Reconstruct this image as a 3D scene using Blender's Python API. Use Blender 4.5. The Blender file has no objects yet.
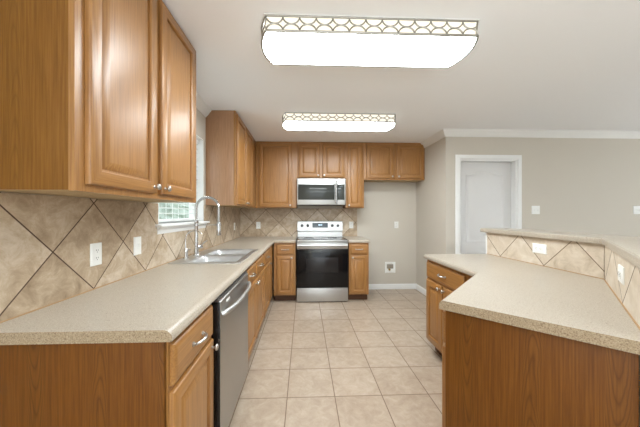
import bpy, bmesh, math, random
from mathutils import Vector, Matrix
random.seed(4)
PI = math.pi
SC = bpy.context.scene
COL = SC.collection

# ------------------------------------------------------------------ camera, world, light, exposure
F_PX, CX, CY, YAW, EYE = 262.0, 313.6, 214.0, math.radians(2.1), 1.30
cam_d = bpy.data.cameras.new('camera')
cam = bpy.data.objects.new('camera', cam_d)
COL.objects.link(cam)
cam.location = (0, 0, EYE)
cam.rotation_euler = (PI / 2, 0, -YAW)
cam_d.sensor_fit = 'HORIZONTAL'
cam_d.sensor_width = 36.0
cam_d.lens = 36.0 * F_PX / 640.0
cam_d.shift_x = (320.0 - CX) / 640.0
cam_d.shift_y = (CY - 213.5) / 640.0
cam_d.clip_start = 0.02
SC.camera = cam

SC.view_settings.view_transform = 'Standard'
SC.view_settings.look = 'None'
SC.view_settings.gamma = 1.0
SC.view_settings.use_curve_mapping = False
SC.view_settings.exposure = 0.25

world = bpy.data.worlds.new('world')
SC.world = world
world.use_nodes = True
bg = world.node_tree.nodes['Background']
bg.inputs['Color'].default_value = (0.86, 0.94, 1.0, 1)
bg.inputs['Strength'].default_value = 2.4

LAMP_EMIT = 23.0          # ceiling fixture diffusers


def fill_light(name, loc, rot, sx, sy, power, color=(0.85, 0.95, 1.0)):
    l = bpy.data.lights.new(name, 'AREA')
    l.shape = 'RECTANGLE'
    l.size, l.size_y = sx, sy
    l.energy = power
    l.color = color
    l.spread = math.radians(120)
    o = bpy.data.objects.new(name, l)
    o.location, o.rotation_euler = loc, rot
    COL.objects.link(o)
    return o


# added fill lamps at rear and right openings, aimed up to bounce off ceiling
fill_light('bounce_fill_rear', (0.7, -3.56, 1.15), (PI / 2 + 1.22, 0, 0), 3.0, 2.0, 330)
fill_light('bounce_fill_right', (6.56, 0.9, 1.35), (PI / 2 + 1.22, 0, PI / 2), 2.6, 1.7, 65)


# ------------------------------------------------------------------ materials
def lin(r, g, b):
    f = lambda c: c / 12.92 if c <= 0.04045 else ((c + 0.055) / 1.055) ** 2.4
    return (f(r / 255), f(g / 255), f(b / 255), 1)


class NT:
    def __init__(self, name):
        self.m = bpy.data.materials.new(name)
        self.m.use_nodes = True
        self.t = self.m.node_tree
        self.b = self.t.nodes['Principled BSDF']

    def n(self, typ, **kw):
        x = self.t.nodes.new(typ)
        for k, v in kw.items():
            setattr(x, k, v)
        return x

    def l(self, a, b):
        self.t.links.new(a, b)

    def math(self, op, a, b=None, c=None):
        x = self.n('ShaderNodeMath', operation=op)
        for i, v in enumerate((a, b, c)):
            if v is None:
                continue
            if isinstance(v, (int, float)):
                x.inputs[i].default_value = v
            else:
                self.l(v, x.inputs[i])
        return x.outputs[0]

    def mix(self, fac, a, b, mode='MIX'):
        x = self.n('ShaderNodeMix', data_type='RGBA', blend_type=mode)
        for s, v in ((x.inputs[0], fac), (x.inputs[6], a), (x.inputs[7], b)):
            if isinstance(v, (int, float)):
                s.default_value = v
            elif isinstance(v, tuple):
                s.default_value = v
            else:
                self.l(v, s)
        return x.outputs[2]

    def ramp(self, fac, stops):
        x = self.n('ShaderNodeValToRGB')
        e = x.color_ramp.elements
        while len(e) < len(stops):
            e.new(0.5)
        for i, (p, c) in enumerate(stops):
            e[i].position = p
            e[i].color = c
        self.l(fac, x.inputs[0])
        return x.outputs[0]

    def coords(self, scale, out='Object', loc=(0, 0, 0)):
        tc = self.n('ShaderNodeTexCoord')
        mp = self.n('ShaderNodeMapping')
        mp.inputs['Scale'].default_value = scale
        mp.inputs['Location'].default_value = loc
        self.l(tc.outputs[out], mp.inputs[0])
        return mp.outputs[0]

    def noise(self, vec, scale, detail=4, rough=0.55, dist=0.0):
        x = self.n('ShaderNodeTexNoise')
        x.inputs['Scale'].default_value = scale
        x.inputs['Detail'].default_value = detail
        x.inputs['Roughness'].default_value = rough
        x.inputs['Distortion'].default_value = dist
        self.l(vec, x.inputs['Vector'])
        return x.outputs[0]

    def bump(self, h, strength, dist=0.002):
        x = self.n('ShaderNodeBump')
        x.inputs['Strength'].default_value = strength
        x.inputs['Distance'].default_value = dist
        self.l(h, x.inputs['Height'])
        self.l(x.outputs[0], self.b.inputs['Normal'])

    def rough(self, v):
        self.b.inputs['Roughness'].default_value = v
        return self

    def col(self, v):
        if isinstance(v, tuple):
            self.b.inputs['Base Color'].default_value = v
        else:
            self.l(v, self.b.inputs['Base Color'])
        return self


def plain(name, c, rough=0.5, metal=0.0, spec=0.5):
    a = NT(name)
    a.col(c).rough(rough)
    a.b.inputs['Metallic'].default_value = metal
    a.b.inputs['Specular IOR Level'].default_value = spec
    # faint surface irregularity
    v = a.coords((1, 1, 1))
    a.bump(a.noise(v, 60, 2), 0.02, 0.001)
    return a.m


def wood(name, dark, mid, light, axis, rough=0.33, cathedral=0.35, freq=9.0, cols=0.0):
    """oak: fibres along one axis of the thing, with growth-ring contours"""
    a = NT(name)
    along, across = 0.55, 5.5
    s = {'z': (across, across, along), 'x': (along, across, across)}[axis]
    f = {'z': (150, 150, 4), 'x': (4, 150, 150)}[axis]
    info = a.n('ShaderNodeObjectInfo')
    off = a.n('ShaderNodeVectorMath', operation='SCALE')
    cmb = a.n('ShaderNodeCombineXYZ')
    for i in range(3):
        a.l(info.outputs['Random'], cmb.inputs[i])
    a.l(cmb.outputs[0], off.inputs[0])
    off.inputs['Scale'].default_value = 37.0

    def vec(sc):
        v = a.coords(sc)
        ad = a.n('ShaderNodeVectorMath', operation='ADD')
        a.l(v, ad.inputs[0])
        a.l(off.outputs[0], ad.inputs[1])
        return ad.outputs[0]
    n1 = a.noise(vec(s), 1.0, 1.5, 0.4, 0.15)
    rings = a.math('FRACT', a.math('MULTIPLY', n1, freq))
    tri = a.math('ABSOLUTE', a.math('SUBTRACT', rings, 0.5))           # 0..0.5
    line = a.math('POWER', a.math('MULTIPLY', tri, 2.0), 2.5)
    fib = a.noise(vec(f), 1.0, 4, 0.65)
    broad = a.noise(vec(tuple(q * 0.35 for q in s)), 1.0, 2)
    c = a.ramp(fib, [(0.30, dark), (0.5, mid), (0.72, light)])
    c = a.mix(a.math('MULTIPLY', line, cathedral), c, dark)
    c = a.mix(a.math('MULTIPLY', broad, 0.35), c, mid)
    if cols:                       # veneer: columns of nested cathedral arches between straight grain
        tc = a.n('ShaderNodeTexCoord')
        sp = a.n('ShaderNodeSeparateXYZ')
        a.l(tc.outputs['Object'], sp.inputs[0])
        wob = a.math('SUBTRACT', a.noise(vec((1.2, 1.2, 2.2)), 1.0, 2), 0.5)
        wob2 = a.math('SUBTRACT', a.noise(vec((14, 14, 9)), 1.0, 3), 0.5)
        q = a.math('ADD', a.math('ADD', sp.outputs[0], sp.outputs[1]), a.math('MULTIPLY', wob, 0.05))
        q = a.math('ADD', q, a.math('MULTIPLY', wob2, 0.010))
        q = a.math('ADD', q, 3.06)
        col_id = a.math('FLOOR', a.math('DIVIDE', q, 0.21))
        t = a.math('MULTIPLY', a.math('SUBTRACT', a.math('FRACT', a.math('DIVIDE', q, 0.21)), 0.5), 0.21)
        sgn = a.math('SUBTRACT', a.math('MULTIPLY', a.math('MODULO', col_id, 2.0), 2.0), 1.0)
        fld = a.math('ADD', a.math('MULTIPLY', sp.outputs[2], sgn), a.math('MULTIPLY', a.math('MULTIPLY', t, t), 330.0))
        fld = a.math('ADD', fld, a.math('MULTIPLY', wob, 0.35))
        fld = a.math('ADD', fld, a.math('MULTIPLY', wob2, 0.05))
        rg = a.math('ABSOLUTE', a.math('SUBTRACT', a.math('FRACT', a.math('MULTIPLY', fld, 11.0)), 0.5))
        rg = a.math('POWER', a.math('MULTIPLY', rg, 2.0), 3.0)
        mk = a.n('ShaderNodeMapRange', interpolation_type='SMOOTHSTEP')
        mk.inputs['From Min'].default_value = 0.020
        mk.inputs['From Max'].default_value = 0.034
        mk.inputs['To Min'].default_value = cols
        mk.inputs['To Max'].default_value = 0.0
        a.l(a.math('ABSOLUTE', t), mk.inputs['Value'])
        dk = tuple(v * 0.62 for v in dark[:3]) + (1,)
        lt = a.mix(a.math('MULTIPLY', mk.outputs[0], 0.35), c, light)
        c = a.mix(a.math('MULTIPLY', rg, mk.outputs[0]), lt, dk)
    a.col(c).rough(rough)
    a.bump(fib, 0.04, 0.001)
    a.b.inputs['Coat Weight'].default_value = 0.40 if rough < 0.41 else 0.0
    a.b.inputs['Specular IOR Level'].default_value = 0.5 if rough < 0.41 else 0.22
    a.b.inputs['Coat Roughness'].default_value = 0.34
    return a.m


def tile(name, diagonal, cols, grout, gw, rough, mott=7.0, var=0.22):
    """ceramic tile; UVs are in tile periods, grout lines on whole numbers"""
    a = NT(name)
    uv = a.n('ShaderNodeTexCoord').outputs['UV']
    sp = a.n('ShaderNodeSeparateXYZ')
    a.l(uv, sp.inputs[0])
    u, v = sp.outputs[0], sp.outputs[1]
    if diagonal:
        p, q = a.math('ADD', u, v), a.math('SUBTRACT', u, v)
    else:
        p, q = u, v

    def dist(t):
        return a.math('SUBTRACT', 0.5, a.math('ABSOLUTE', a.math('SUBTRACT', a.math('FRACT', t), 0.5)))
    d = a.math('MINIMUM', dist(p), dist(q))
    g = a.n('ShaderNodeMapRange')
    g.inputs['From Min'].default_value = gw
    g.inputs['From Max'].default_value = gw * 1.5
    g.inputs['To Min'].default_value = 1.0
    g.inputs['To Max'].default_value = 0.0
    a.l(d, g.inputs['Value'])
    cell = a.n('ShaderNodeCombineXYZ')
    a.l(a.math('FLOOR', p), cell.inputs[0])
    a.l(a.math('FLOOR', q), cell.inputs[1])
    wn = a.n('ShaderNodeTexWhiteNoise', noise_dimensions='3D')
    a.l(cell.outputs[0], wn.inputs['Vector'])
    shift = a.n('ShaderNodeVectorMath', operation='MULTIPLY_ADD')
    a.l(wn.outputs['Color'], shift.inputs[0])
    shift.inputs[1].default_value = (20, 20, 20)
    a.l(uv, shift.inputs[2])
    n1 = a.noise(shift.outputs[0], mott, 8, 0.74, 0.6)
    n2 = a.noise(shift.outputs[0], mott * 0.35, 3, 0.5, 0.8)
    f = a.math('ADD', a.math('MULTIPLY', n1, 0.72), a.math('MULTIPLY', n2, 0.28))
    f = a.math('ADD', f, a.math('MULTIPLY', a.math('SUBTRACT', wn.outputs['Value'], 0.5), var))
    c = a.ramp(f, [(0.30, cols[0]), (0.48, cols[1]), (0.68, cols[2])])
    c = a.mix(g.outputs[0], c, grout)
    a.col(c)
    r = a.math('ADD', a.math('MULTIPLY', g.outputs[0], 0.4), rough)
    a.l(r, a.b.inputs['Roughness'])
    h = a.math('SUBTRACT', a.math('MULTIPLY', n1, 0.15), g.outputs[0])
    a.bump(h, 0.25, 0.002)
    return a.m


def paint(name, c, rough=0.75, tex=0.12):
    a = NT(name)
    a.col(c).rough(rough)
    a.b.inputs['Specular IOR Level'].default_value = 0.3
    v = a.coords((1, 1, 1))
    a.bump(a.noise(v, 90, 3), tex, 0.002)
    return a.m


def stone(name, darker=False):
    a = NT(name)
    v = a.coords((1, 1, 1))
    fine = a.noise(v, 230 if darker else 300, 3, 0.7)
    med = a.noise(v, 120, 3, 0.75)
    cloud = a.noise(v, 5, 3)
    c = a.ramp(fine, [(0.32, lin(116, 96, 72)), (0.48, lin(154, 134, 108)), (0.70, lin(182, 166, 142))] if darker else [(0.32, lin(142, 121, 97)), (0.48, lin(171, 160, 144)), (0.68, lin(199, 192, 181))])
    spk = a.ramp(med, [(0.33, (1, 1, 1, 1)), (0.39, (0, 0, 0, 1))])
    c = a.mix(a.math('MULTIPLY', spk, 0.75), c, lin(108, 84, 58))
    c = a.mix(a.math('MULTIPLY', cloud, 0.0 if darker else 0.25), c, lin(197, 187, 172))
    a.col(c).rough(0.28)
    return a.m


def brushed(name, c, axis, rough=0.3):
    a = NT(name)
    s = {'x': (2, 260, 260), 'z': (260, 260, 2), 'y': (260, 2, 260)}[axis]
    n = a.noise(a.coords(s), 1.0, 3)
    a.col(a.mix(a.math('MULTIPLY', n, 0.35), c, (c[0] * .72, c[1] * .72, c[2] * .72, 1)))
    a.b.inputs['Metallic'].default_value = 1.0
    a.rough(rough)
    a.bump(n, 0.03, 0.0005)
    return a.m


def glow(name, c, strength, base=1.0):
    a = NT(name)
    a.col((c[0] * base, c[1] * base, c[2] * base, 1)).rough(0.5)
    a.b.inputs['Emission Color'].default_value = c
    a.b.inputs['Emission Strength'].default_value = strength
    return a.m


def pane(name):
    a = NT(name)
    t = a.n('ShaderNodeBsdfTransparent')
    g = a.n('ShaderNodeBsdfGlossy')
    g.inputs['Roughness'].default_value = 0.02
    mx = a.n('ShaderNodeMixShader')
    mx.inputs[0].default_value = 0.06
    a.l(t.outputs[0], mx.inputs[1])
    a.l(g.outputs[0], mx.inputs[2])
    a.l(mx.outputs[0], a.t.nodes['Material Output'].inputs[0])
    return a.m


OAK = (lin(130, 86, 40), lin(159, 111, 57), lin(177, 130, 74))
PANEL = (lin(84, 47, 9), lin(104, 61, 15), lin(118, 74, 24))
M = dict(
    oak=wood('oak_upright', *OAK, 'z', 0.40, 0.13, 6),
    oak_h=wood('oak_level', *OAK, 'x', 0.40, 0.13, 6),
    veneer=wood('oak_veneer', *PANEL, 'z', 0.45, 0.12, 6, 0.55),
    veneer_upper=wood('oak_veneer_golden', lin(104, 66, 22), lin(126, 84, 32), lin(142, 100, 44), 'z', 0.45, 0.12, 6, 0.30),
    under=wood('cabinet_underside', lin(150, 125, 92), lin(176, 152, 116), lin(190, 168, 134), 'x', 0.6, 0.1),
    kick=plain('toe_kick_brown', lin(84, 52, 28), 0.6),
    stone=stone('speckled_solid_surface'),
    stone_end=stone('speckled_dark_end', True),
    splash=tile('backsplash_tile', True, (lin(144, 122, 97), lin(182, 161, 135), lin(214, 200, 181)), lin(80, 58, 40), 0.0072, 0.42, 5.5, 0.16),
    splash_pale=tile('bar_tile', True, (lin(178, 160, 138), lin(206, 191, 171), lin(224, 213, 199)), lin(112, 92, 72), 0.0072, 0.42, 5.5, 0.12),
    floor=tile('floor_tile', False, (lin(154, 135, 116), lin(172, 154, 135), lin(189, 174, 157)), lin(120, 100, 82), 0.0075, 0.30, 4.5, 0.07),
    wall=paint('wall_paint', lin(203, 196, 184)),
    ceil=paint('ceiling_paint', lin(246, 247, 249), 0.8, 0.3),
    trim=paint('trim_paint', lin(236, 236, 234), 0.4, 0.02),
    door=paint('door_paint', lin(222, 221, 220), 0.4, 0.02),
    caulk=plain('caulk_tan', lin(176, 142, 102), 0.6),
    white=plain('white_plastic', lin(240, 240, 236), 0.35),
    slot=plain('outlet_slot', lin(60, 58, 54), 0.6),
    steel=brushed('stainless_steel', (0.54, 0.54, 0.53, 1), 'x', 0.42),
    steel_z=brushed('stainless_dishwasher', (0.46, 0.455, 0.44, 1), 'z', 0.36),
    sink=brushed('sink_steel', (0.66, 0.66, 0.66, 1), 'y', 0.36),
    dwtop=plain('dishwasher_control_strip', (0.20, 0.20, 0.20, 1), 0.35, 0.9),
    chrome=plain('chrome', (0.62, 0.62, 0.62, 1), 0.18, 1.0),
    nickel=plain('satin_nickel', (0.50, 0.48, 0.45, 1), 0.30, 1.0),
    bronze=plain('fixture_metal', (0.30, 0.28, 0.24, 1), 0.4, 0.8),
    veneer_glare=wood('oak_veneer_glare', lin(146, 104, 70), lin(170, 128, 94), lin(184, 144, 112), 'z', 0.32, 0.10, 5, 0.25),  # paler oak veneer with the window glare put into its colour
    black=plain('black_enamel', lin(22, 22, 23), 0.25),
    glass=plain('oven_glass', lin(16, 16, 18), 0.12, 0.0, 0.35),
    glass2=plain('oven_window_glass', lin(38, 37, 38), 0.14, 0.0, 0.35),
    mwglass=plain('microwave_glass', lin(56, 58, 55), 0.10, 0.0, 0.35),
    grey=plain('dark_grey_plastic', lin(62, 62, 62), 0.4),
    display=plain('display_panel', lin(74, 82, 88), 0.15),
    digits=glow('display_digits', (0.55, 0.8, 0.95, 1), 0.7),
    blind=plain('blind_slat', lin(236, 238, 236), 0.45),
    pane=pane('window_pane'),
    diffuser=glow('lamp_diffuser', (0.90, 0.97, 1.0, 1), LAMP_EMIT),
    side=glow('lamp_side_shade', (1.0, 0.94, 0.80, 1), 0.80, 0.35),
    lawn=plain('lawn', lin(120, 140, 96), 0.9),
    leaf=plain('hedge_leaf', lin(160, 172, 160), 0.8),
    recess=plain('valve_box_recess', lin(150, 140, 126), 0.7),
    red=plain('red_valve', lin(180, 60, 50), 0.4),
    brass=plain('brass_valve', lin(180, 150, 90), 0.3, 1.0),
)


# ------------------------------------------------------------------ mesh helpers
def B():
    return bmesh.new()


def box(bm, x0, x1, y0, y1, z0, z1, bev=0.0, mat=0, seg=2):
    r = bmesh.ops.create_cube(bm, size=1.0)
    vs = r['verts']
    for v in vs:
        v.co = Vector((x0 + (v.co.x + .5) * (x1 - x0), y0 + (v.co.y + .5) * (y1 - y0), z0 + (v.co.z + .5) * (z1 - z0)))
    fs = set(f for v in vs for f in v.link_faces)
    for f in fs:
        f.material_index = mat
    if bev > 0:
        es = list(set(e for v in vs for e in v.link_edges))
        r = bmesh.ops.bevel(bm, geom=es, offset=bev, segments=seg, affect='EDGES', profile=0.5)
        for f in r['faces']:
            f.material_index = mat


def skin(bm, loops, closed=True, mats=None, cap0=False, cap1=False, mat=0):
    """quads between successive loops of points; mats(k, i) picks the material of side i between loops k, k+1"""
    L = [[bm.verts.new(p) for p in lp] for lp in loops]
    n = len(L[0])
    for k in range(len(L) - 1):
        for i in range(n if closed else n - 1):
            j = (i + 1) % n
            f = bm.faces.new((L[k][i], L[k][j], L[k + 1][j], L[k + 1][i]))
            f.material_index = mats(k, i) if mats else mat
    if cap0:
        f = bm.faces.new(L[0][::-1])
        f.material_index = mat
    if cap1:
        f = bm.faces.new(L[-1])
        f.material_index = mats(len(L) - 1, 0) if mats else mat
    return L


def basis(d):
    d = Vector(d).normalized()
    a = Vector((0, 0, 1)) if abs(d.z) < 0.9 else Vector((1, 0, 0))
    x = d.cross(a).normalized()
    return x, d.cross(x).normalized(), d


def lathe(bm, prof, org, axis, seg=16, mat=0):
    """prof: (radius, distance along axis)"""
    x, y, d = basis(axis)
    o = Vector(org)
    loops = [[o + d * h + (x * math.cos(2 * PI * i / seg) + y * math.sin(2 * PI * i / seg)) * max(r, 1e-5) for i in range(seg)] for r, h in prof]
    skin(bm, loops, True, None, True, True, mat)


def tube(bm, pts, r, seg=10, mat=0, closed=False, flat=1.0):
    pts = [Vector(p) for p in pts]
    n = len(pts)
    loops = []
    u = None
    for i in range(n):
        a = pts[i - 1] if (i > 0 or closed) else pts[i]
        b = pts[(i + 1) % n] if (i < n - 1 or closed) else pts[i]
        d = (b - a).normalized()
        if u is None:
            u = basis(d)[0]
        u = (u - d * u.dot(d)).normalized()
        w = d.cross(u)
        rr = r[i] if isinstance(r, (list, tuple)) else r
        loops.append([pts[i] + (u * math.cos(2 * PI * k / seg) + w * math.sin(2 * PI * k / seg) * flat) * rr for k in range(seg)])
    if closed:
        loops.append(loops[0])
    skin(bm, loops, True, None, not closed, not closed, mat)
    if closed:
        bmesh.ops.remove_doubles(bm, verts=bm.verts, dist=1e-6)


def prism(bm, pts, z0, z1, mat=0, hole=None):
    lo = [bm.verts.new((p[0], p[1], z0)) for p in pts]
    hi = [bm.verts.new((p[0], p[1], z1)) for p in pts]
    n = len(pts)
    fs = [bm.faces.new(lo[::-1]), bm.faces.new(hi)]
    for i in range(n):
        j = (i + 1) % n
        fs.append(bm.faces.new((lo[i], lo[j], hi[j], hi[i])))
    for f in fs:
        f.material_index = mat


def cells(bm, xs, ys, keep, z0, z1, mat=0):
    """slab made of the kept cells of a grid (so it can have holes)"""
    vt = {}

    def V(i, j, k):
        if (i, j, k) not in vt:
            vt[i, j, k] = bm.verts.new((xs[i], ys[j], (z0, z1)[k]))
        return vt[i, j, k]
    K = lambda i, j: 0 <= i < len(xs) - 1 and 0 <= j < len(ys) - 1 and keep(i, j)
    for i in range(len(xs) - 1):
        for j in range(len(ys) - 1):
            if not K(i, j):
                continue
            bm.faces.new((V(i, j, 1), V(i + 1, j, 1), V(i + 1, j + 1, 1), V(i, j + 1, 1)))
            bm.faces.new((V(i, j, 0), V(i, j + 1, 0), V(i + 1, j + 1, 0), V(i + 1, j, 0)))
            if not K(i - 1, j):
                bm.faces.new((V(i, j, 0), V(i, j, 1), V(i, j + 1, 1), V(i, j + 1, 0)))
            if not K(i + 1, j):
                bm.faces.new((V(i + 1, j, 0), V(i + 1, j + 1, 0), V(i + 1, j + 1, 1), V(i + 1, j, 1)))
            if not K(i, j - 1):
                bm.faces.new((V(i, j, 0), V(i + 1, j, 0), V(i + 1, j, 1), V(i, j, 1)))
            if not K(i, j + 1):
                bm.faces.new((V(i, j + 1, 0), V(i, j + 1, 1), V(i + 1, j + 1, 1), V(i + 1, j + 1, 0)))
    for f in bm.faces:
        f.material_index = mat


def bevel_where(bm, pred, off, seg=4):
    es = [e for e in bm.edges if pred((e.verts[0].co + e.verts[1].co) / 2, e)]
    if es:
        bmesh.ops.bevel(bm, geom=es, offset=off, segments=seg, affect='EDGES', profile=0.5)


def obj(name, bm, mats, parent=None, smooth=True, uv=None, angle=35):
    me = bpy.data.meshes.new(name)
    bmesh.ops.recalc_face_normals(bm, faces=bm.faces)
    if uv:
        ly = bm.loops.layers.uv.new('UVMap')
        for f in bm.faces:
            for lp in f.loops:
                lp[ly].uv = uv(lp.vert.co)
    bm.to_mesh(me)
    bm.free()
    if isinstance(mats, str):
        mats = [mats]
    for m in mats:
        me.materials.append(M[m])
    if smooth:
        for p in me.polygons:
            p.use_smooth = True
        try:
            me.set_sharp_from_angle(angle=math.radians(angle))
        except Exception:
            pass
    o = bpy.data.objects.new(name, me)
    COL.objects.link(o)
    if parent:
        o.parent = parent
    return o


def thing(name, label, cat, loc=(0, 0, 0), rotz=0.0, group=None):
    o = bpy.data.objects.new(name, None)
    o.empty_display_size = 0.1
    COL.objects.link(o)
    o.location = loc
    o.rotation_euler = (0, 0, rotz)
    o['label'] = label
    o['category'] = cat
    if group:
        o['group'] = group
    return o


def tag(o, label, cat, group=None, kind=None):
    o['label'] = label
    o['category'] = cat
    if group:
        o['group'] = group
    if kind:
        o['kind'] = kind
    return o


def struct(name, bm, mats, label=None, cat=None, smooth=False, uv=None):
    o = obj(name, bm, mats, None, smooth, uv)
    o['kind'] = 'structure'
    if label:
        o['label'] = label
        o['category'] = cat
    return o


# ------------------------------------------------------------------ key dimensions (metres)
XL, YB, ZC = -1.085, 4.49, 2.45           # left wall, back wall, ceiling
XA, YP = 1.95, 3.54                       # alcove side wall, pantry wall
XR, YR = 6.5, -3.5                        # far right wall, wall behind the camera
CT, CB = 0.914, 0.874                     # countertop top, underside
WY0, WY1, WZ0, WZ1 = 1.98, 2.87, 1.206, 2.10   # sink window opening
UB, UN = 1.395, 1.378                     # undersides of the wall cabinets
T = 0.14

# ------------------------------------------------------------------ room shell
bm = B(); box(bm, XL - T, XR + T, YR - T, YB + T, -0.1, 0)
struct('floor', bm, 'floor', 'beige square ceramic tile floor running through kitchen', 'floor',
       uv=lambda c: ((c.x + 0.119) / 0.3385, (c.y - 1.860) / 0.3385))
bm = B(); box(bm, XL - T, XR + T, YR - T, YB + T, ZC, ZC + 0.1)
struct('ceiling', bm, 'ceil', 'smooth pale ceiling above the whole kitchen', 'ceiling')
bm = B()
box(bm, XL - T, XL, YR - T, WY0, 0, ZC); box(bm, XL - T, XL, WY1, YB + T, 0, ZC)
box(bm, XL - T, XL, WY0, WY1, 0, WZ0); box(bm, XL - T, XL, WY0, WY1, WZ1, ZC)
struct('wall_left', bm, 'wall', 'beige left wall behind the sink and cabinets', 'wall')
bm = B(); box(bm, XL, XA + T, YB, YB + T, 0, ZC)
struct('wall_back', bm, 'wall', 'beige back wall behind range and empty fridge space', 'wall')
bm = B(); box(bm, XA, XA + T, YP + T, YB, 0, ZC)
struct('wall_alcove', bm, 'wall', 'short beige side wall of the empty fridge alcove', 'wall')
DX0, DX1, DZ = 2.15, 2.96, 2.055
bm = B()
box(bm, XA, DX0, YP, YP + T, 0, ZC, 0.0); box(bm, DX1, XR, YP, YP + T, 0, ZC); box(bm, DX0, DX1, YP, YP + T, DZ, ZC)
struct('wall_pantry', bm, 'wall', 'long grey beige wall holding the white pantry door', 'wall')
# far right wall and wall behind the camera, each with an unseen window opening added for light
bm = B()
box(bm, XR, XR + T, YR - T, -0.4, 0, ZC); box(bm, XR, XR + T, 2.2, YP + T, 0, ZC)
box(bm, XR, XR + T, -0.4, 2.2, 0, 0.5); box(bm, XR, XR + T, -0.4, 2.2, 2.2, ZC)
struct('wall_right', bm, 'wall', 'far right living room wall with an added window', 'wall')
bm = B()
box(bm, XL - T, -0.8, YR - T, YR, 0, ZC); box(bm, 2.2, XR + T, YR - T, YR, 0, ZC)
box(bm, -0.8, 2.2, YR - T, YR, 2.15, ZC); box(bm, -0.8, 2.2, YR - T, YR, 0, 0.15)
struct('wall_rear', bm, 'wall', 'wall behind the camera with added patio window', 'wall')
bm = B()
for x in (-0.8, 0.67, 2.14):
    box(bm, x, x + 0.06, YR - 0.10, YR - 0.04, 0.15, 2.15)
box(bm, -0.8, 2.2, YR - 0.10, YR - 0.04, 0.15, 0.21); box(bm, -0.8, 2.2, YR - 0.10, YR - 0.04, 2.09, 2.15)
struct('window_2', bm, 'trim', 'added white framed patio window, unseen behind the camera', 'window')
bm = B()
for y in (-0.4, 0.87, 2.14):
    box(bm, XR + 0.04, XR + 0.10, y, y + 0.06, 0.5, 2.2)
box(bm, XR + 0.04, XR + 0.10, -0.4, 2.2, 0.5, 0.56); box(bm, XR + 0.04, XR + 0.10, -0.4, 2.2, 2.14, 2.2)
struct('window_3', bm, 'trim', 'added white framed window, unseen in far right wall', 'window')


def mould(path, prof, closed=False):
    """sweep a profile (out, z) along a level path whose left side is the room"""
    bm = B()
    P = [Vector((p[0], p[1])) for p in path]
    loops = []
    for i, p in enumerate(P):
        ds = []
        if i > 0:
            ds.append((P[i] - P[i - 1]).normalized())
        if i < len(P) - 1:
            ds.append((P[i + 1] - P[i]).normalized())
        ns = [Vector((-d.y, d.x)) for d in ds]
        nn = sum(ns, Vector((0, 0)))
        nn = nn / nn.length
        k = 1.0 / max(0.3, nn.dot(ns[0]))
        loops.append([(p.x + nn.x * o * k, p.y + nn.y * o * k, z) for o, z in prof])
    skin(bm, loops, True, None, True, True)
    return bm


CROWN = [(0, ZC), (0, ZC - 0.085), (0.010, ZC - 0.085), (0.014, ZC - 0.074), (0.026, ZC - 0.066), (0.050, ZC - 0.030), (0.060, ZC - 0.022), (0.064, ZC - 0.010), (0.075, ZC - 0.008), (0.075, ZC)]
BASE = [(0, 0), (0.014, 0), (0.014, 0.070), (0.010, 0.082), (0.004, 0.090), (0, 0.090)]
struct('trim_1', mould([(XR, YP), (XA, YP), (XA, YB - 0.325)], CROWN), 'trim', 'white crown moulding over pantry wall and alcove', 'crown moulding', True)
struct('trim_2', mould([(XL, 2.929), (XL, 1.880)], CROWN), 'trim', 'white crown moulding above window between cabinets', 'crown moulding', True)
struct('baseboard_back', mould([(XA, YB), (0.966, YB)], BASE), 'trim', 'white baseboard along back wall of fridge space', 'baseboard', True)
struct('baseboard_alcove', mould([(DX0 - 0.066, YP), (XA, YP), (XA, YB)], BASE), 'trim', 'white baseboard along alcove side wall', 'baseboard', True)
struct('baseboard_pantry', mould([(XR, YP), (DX1 + 0.066, YP)], BASE), 'trim', 'white baseboard along pantry wall', 'baseboard', True)

# sink window: frame, sashes, glass, stool and apron
bm = B()
w = XL - T
fx0, fx1 = w + 0.005, w + 0.055
box(bm, fx0, fx1, WY0, WY0 + 0.04, WZ0, WZ1, .003); box(bm, fx0, fx1, WY1 - 0.04, WY1, WZ0, WZ1, .003)
box(bm, fx0, fx1, WY0 + .04, WY1 - .04, WZ0, WZ0 + 0.05, .003); box(bm, fx0, fx1, WY0 + .04, WY1 - .04, WZ1 - 0.04, WZ1, .003)
box(bm, fx0, fx1, WY0 + .04, WY1 - .04, 1.63, 1.67, .003)
win = struct('window_1', bm, 'trim', 'white window over the sink with open blinds', 'window', True)
bm = B(); box(bm, fx0 + .02, fx0 + .026, WY0 + .03, WY1 - .03, WZ0 + .04, WZ1 - .03); obj('window_glass', bm, 'pane', win)
bm = B()
box(bm, w + .055, XL, WY0 - 0.0, WY1, WZ0 - 0.004, WZ0 + 0.018, 0)
box(bm, XL, XL + 0.055, WY0 - 0.045, WY1 + 0.045, WZ0 - 0.004, WZ0 + 0.018, .006, 0, 3)
obj('window_sill', bm, 'trim', win)
bm = B()
lp = [(0.0, 1.150), (0.012, 1.150), (0.017, 1.158), (0.019, 1.178), (0.030, 1.190), (0.036, 1.202), (0.0, 1.202)]
skin(bm, [[(XL + o, y, z) for o, z in lp] for y in (WY0 - 0.02, WY1 + 0.02)], True, None, True, True)
obj('window_apron', bm, 'trim', win)
bm = B()
box(bm, w + .055, XL + .001, WY0, WY0 + 0.006, WZ0 + .018, WZ1); box(bm, w + .055, XL + .001, WY1 - 0.006, WY1, WZ0 + .018, WZ1)
box(bm, w + .055, XL + .001, WY0 + .006, WY1 - .006, WZ1 - 0.006, WZ1)
obj('window_jamb', bm, 'trim', win)

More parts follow.
